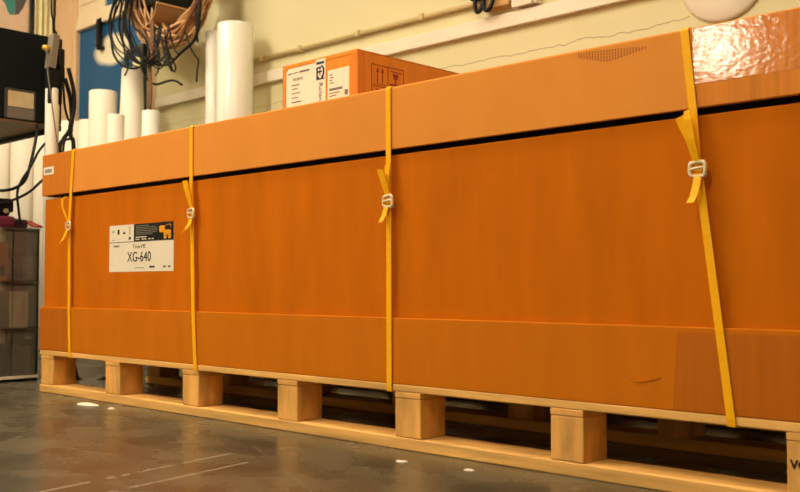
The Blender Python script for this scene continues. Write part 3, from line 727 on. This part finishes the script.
# ------------------------------------------------------------------ clear acrylic drawer tower and what is on it
tw = thing('acrylic_drawer_unit', 'clear acrylic drawer tower standing on the floor left of the crate', 'drawer unit', (-.57, .03, 0))
TX0, TX1, TY0, TY1 = -.75, -.395, -.13, .19
for y in (TY0, TY1-.006):
    b = new(); box(b, (TX0, y, 0), (TX1, y+.006, .605)); obj('side_panel', b, 'acrylic', tw)
b = new(); box(b, (TX0, TY0, 0), (TX0+.005, TY1, .605)); obj('back_panel', b, 'frosted', tw)
for z in (.012, .200, .385, .597):
    b = new(); box(b, (TX0, TY0, z), (TX1+.002, TY1, z+.009), .001); sh = obj('shelf', b, 'acrylic', tw)
    b = new(); box(b, (TX1+.0022, TY0, z-.001), (TX1+.0065, TY1, z+.011), .001); obj('shelf_edge', b, 'frosted' if z < .1 else 'acrylic', sh)
for (z0, z1) in ((.024, .196), (.212, .381), (.398, .592)):
    for (y0, y1) in ((TY0+.009, .080), (.086, TY1-.010)):
        b = new(); box(b, (TX1-.004, y0, z0), (TX1, y1, z1), .001); d = obj('drawer_front', b, 'milky', tw)
        b = new(); box(b, (TX1, (y0+y1)/2-.018, z1-.03), (TX1+.014, (y0+y1)/2+.018, z1-.022), .002); obj('drawer_handle', b, 'acrylic', d)
def inside(name, lo, hi, m, label, cat, bev=.004):
    b = new(); box(b, lo, hi, bev); c = ((lo[0]+hi[0])/2, (lo[1]+hi[1])/2, lo[2])
    return tag(obj(name, b, m, None, c), label, cat)
ob = thing('parts_box', 'orange parts box in the top drawer of the acrylic tower', 'box', (-.5, 0, .394))
b = new(); box(b, (-.60, -.09, .3945), (-.41, .070, .548), .004); obj('carton', b, 'orangebox', ob)
b = new(); box(b, (-.412, .010, .415), (-.4075, .055, .455), .001); obj('dark_label', b, 'ink', ob)
ct = thing('ink_cartridge', 'grey cartridge with dark ends in the top drawer, right of the orange box', 'cartridge', (-.5, .15, .3945))
b = new(); box(b, (-.58, .135, .430), (-.42, .178, .49), .003); obj('middle', b, 'grey', ct)
b = new(); box(b, (-.58, .130, .490), (-.42, .180, .53), .003); obj('top_cap', b, 'darkgrey', ct)
b = new(); box(b, (-.58, .130, .3945), (-.42, .180, .430), .003); obj('bottom_cap', b, 'darkgrey', ct)
inside('storage_case', (-.62, -.08, .0215), (-.42, .075, .150), 'darkgrey', 'dark case in the bottom drawer of the acrylic tower', 'case')
inside('storage_tin', (-.62, .095, .0215), (-.43, .178, .135), 'grey', 'grey tin in the bottom drawer beside the dark case', 'tin')
inside('paper_pack', (-.62, .095, .2095), (-.44, .17, .355), 'paper', 'white pack of paper in the middle drawer, right half', 'paper pack')
inside('cardboard_sleeve', (-.60, -.06, .2095), (-.44, .030, .345), 'screen', 'cream cardboard sleeve in the middle drawer, left half', 'sleeve')
# on top
b = new(); box(b, (-.70, -.12, .607), (-.405, .098, .652), .014, 3); tag(obj('cloth_pouch', b, 'magenta', None, (-.55, 0, .607)), 'dark magenta pouch lying on top of the acrylic tower', 'pouch')
b = new(); box(b, (-.66, .104, .607), (-.410, .150, .640), .008, 3); tag(obj('tool_case', b, 'purple', None, (-.53, .127, .607)), 'small dark plum case on the acrylic tower beside the pouch', 'case')
pl = thing('pliers', 'red handled pliers on the right end of the acrylic tower top', 'pliers', (-.45, .17, .607))
for s in (-1, 1):
    b = new(); tube(b, [(-.46, .158+s*.003, .638), (-.44, .168+s*.007, .632), (-.42, .182+s*.009, .620), (-.40, .192+s*.008, .614)], .0058, 8); obj('handle', b, 'red', pl)
b = new(); tube(b, [(-.46, .158, .638), (-.475, .150, .642), (-.50, .135, .646), (-.515, .125, .647)], lambda t: .007*(1-.6*t), 8); obj('jaw', b, 'steel', pl)
ad = thing('power_adapter', 'black power adapter lying on the magenta pouch under the cables', 'adapter', (-.48, .04, .652))
b = new(); box(b, (-.56, -.06, .668), (-.42, .094, .722), .006); obj('case', b, 'blackmat', ad)
b = new(); lathe(b, [(0, -.05), (.018, -.05), (.019, 0), (.018, .05), (0, .05)], (-.47, .060, .668), 18, 'X'); obj('roller', b, 'blackmat', ad)
b = new(); lathe(b, [(0, -.05), (.014, -.05), (.015, 0), (.014, .05), (0, .05)], (-.47, -.02, .666), 18, 'X'); obj('roller', b, 'blackmat', ad)
b = new(); lathe(b, [(0, 0), (.010, 0), (.010, .003), (0, .003)], (-.4195, .062, .672), 16, 'X'); obj('end_cap', b, 'buckle', ad)

# ------------------------------------------------------------------ scraps on the floor
def scrap(x, y, lx, ly, h, label, seed):
    rnd = random.Random(seed); b = new(); nx, ny = 8, 5; g = []
    for i in range(nx):
        row = []
        for j in range(ny):
            u, v = i/(nx-1)-.5, j/(ny-1)-.5
            w = max(0., 1-(2*u)**2)**.5
            row.append(b.verts.new((x+u*lx+rnd.uniform(-.1, .1)*ly, y+v*ly*(w+.15)+.3*u*ly, .0015+h*(1-abs(2*v)**2)*w*rnd.uniform(.5, 1))))
        g.append(row)
    for i in range(nx-1):
        for j in range(ny-1): b.faces.new([g[i][j], g[i+1][j], g[i+1][j+1], g[i][j+1]])
    r = bmesh.ops.extrude_face_region(b, geom=b.faces[:])
    for v in [e for e in r['geom'] if isinstance(e, bmesh.types.BMVert)]: v.co.z = max(.0002, v.co.z-.0013)
    return tag(obj('paper_scrap', b, 'paper', None, (x, y, 0)), label, 'scrap')
scrap(.500, -.078, .105, .034, .007, 'larger crumpled white scrap on the floor near the left end of the pallet', 5)
scrap(1.905, -.115, .03, .016, .003, 'small pale scrap on the floor in front of the middle pallet block', 12)
scrap(2.07, -.09, .022, .014, .003, 'small pale scrap on the floor further right, near the pallet edge', 15)
scrap(.640, -.077, .03, .014, .003, 'tiny white scrap on the floor right of the larger scrap', 9)

# ------------------------------------------------------------------ lamps of the room
WARM = (1.0, .84, .60)
def ceiling_light(x, y, lx, ly, k, label):
    t = thing('ceiling_light', label, 'ceiling light', (x, y, 3.4), 'ceiling light panels')
    b = new(); box(b, (x-lx/2-.03, y-ly/2-.03, 3.34), (x+lx/2+.03, y+ly/2+.03, 3.4), .004); obj('housing', b, 'bandw', t)
    b = new(); box(b, (x-lx/2, y-ly/2, 3.33), (x+lx/2, y+ly/2, 3.341)); obj('diffuser', b, emit('lamp_glow', WARM, k), t)
ceiling_light(-.3, -2.1, .5, 1.9, 36., 'ceiling light panel in front of the left half of the crate')
ceiling_light(2.5, -2.6, .5, 1.5, 24., 'ceiling light panel in front of the right half of the crate')
ceiling_light(-1.5, -.2, 1.5, .3, 26., 'ceiling light panel over the white rolls')
ceiling_light(1.8, -.6, 1.5, .3, 24., 'ceiling light panel over the crate')
# work lamp on a stand, left of the camera and facing the crate
wl = thing('work_lamp', 'square work lamp on a tall tripod, facing the crate from the left', 'lamp', (-.26, -6.0, 0))
LC = Vector((-.32, -6.0, 2.40)); aim = Vector((1.9, 0, .6)); dirv = (aim-LC).normalized()
R = dirv.to_track_quat('Z', 'Y').to_matrix().to_4x4(); R.translation = LC
def turned(lo, hi, bev=0.):
    t = new(); box(t, lo, hi, bev); b = new(); join(b, t, R); return b
obj('housing', turned((-.20, -.18, -.10), (.20, .18, 0), .01), 'black', wl)
obj('diffuser', turned((-.17, -.15, .001), (.17, .15, .012)), emit('work_lamp_glow', (1.0, .86, .64), 110.), wl)
b = new(); tube(b, [(-.26, -6.1, .6), (-.26, -6.1, 2.5)], .02, 12, 0); obj('pole', b, 'black', wl)
for a in (0, 2.1, 4.2):
    b = new(); tube(b, [(-.26, -6.1, .75), (-.26+.5*math.cos(a), -6.1+.5*math.sin(a), .015)], .014, 10, 0); obj('leg', b, 'black', wl)

wd = bpy.data.worlds.new('room_air'); S.world = wd; wd.use_nodes = True
wd.node_tree.nodes['Background'].inputs[0].default_value = (.05, .045, .035, 1); wd.node_tree.nodes['Background'].inputs[1].default_value = .5

# ------------------------------------------------------------------ camera
cam = bpy.data.cameras.new('camera'); co = bpy.data.objects.new('camera', cam); COL.objects.link(co)
F = 971.
cam.sensor_fit = 'HORIZONTAL'; cam.sensor_width = 36.; cam.lens = F/800*36.
co.location = (3.345, -1.632, .376)
fw = Vector((-.690, .7236, 0)).normalized(); p = math.atan(40/F)
d = fw*math.cos(p)+Vector((0, 0, math.sin(p)))
co.rotation_euler = d.to_track_quat('-Z', 'Y').to_euler()
cam.clip_start = .02; cam.clip_end = 60
cam.dof.use_dof = True; cam.dof.focus_distance = 2.5; cam.dof.aperture_fstop = 6.3
S.camera = co
S.cycles.transparent_max_bounces = 48
S.view_settings.view_transform = 'Standard'; S.view_settings.look = 'None'; S.view_settings.gamma = 1
S.view_settings.use_curve_mapping = False
S.view_settings.exposure = 0.38
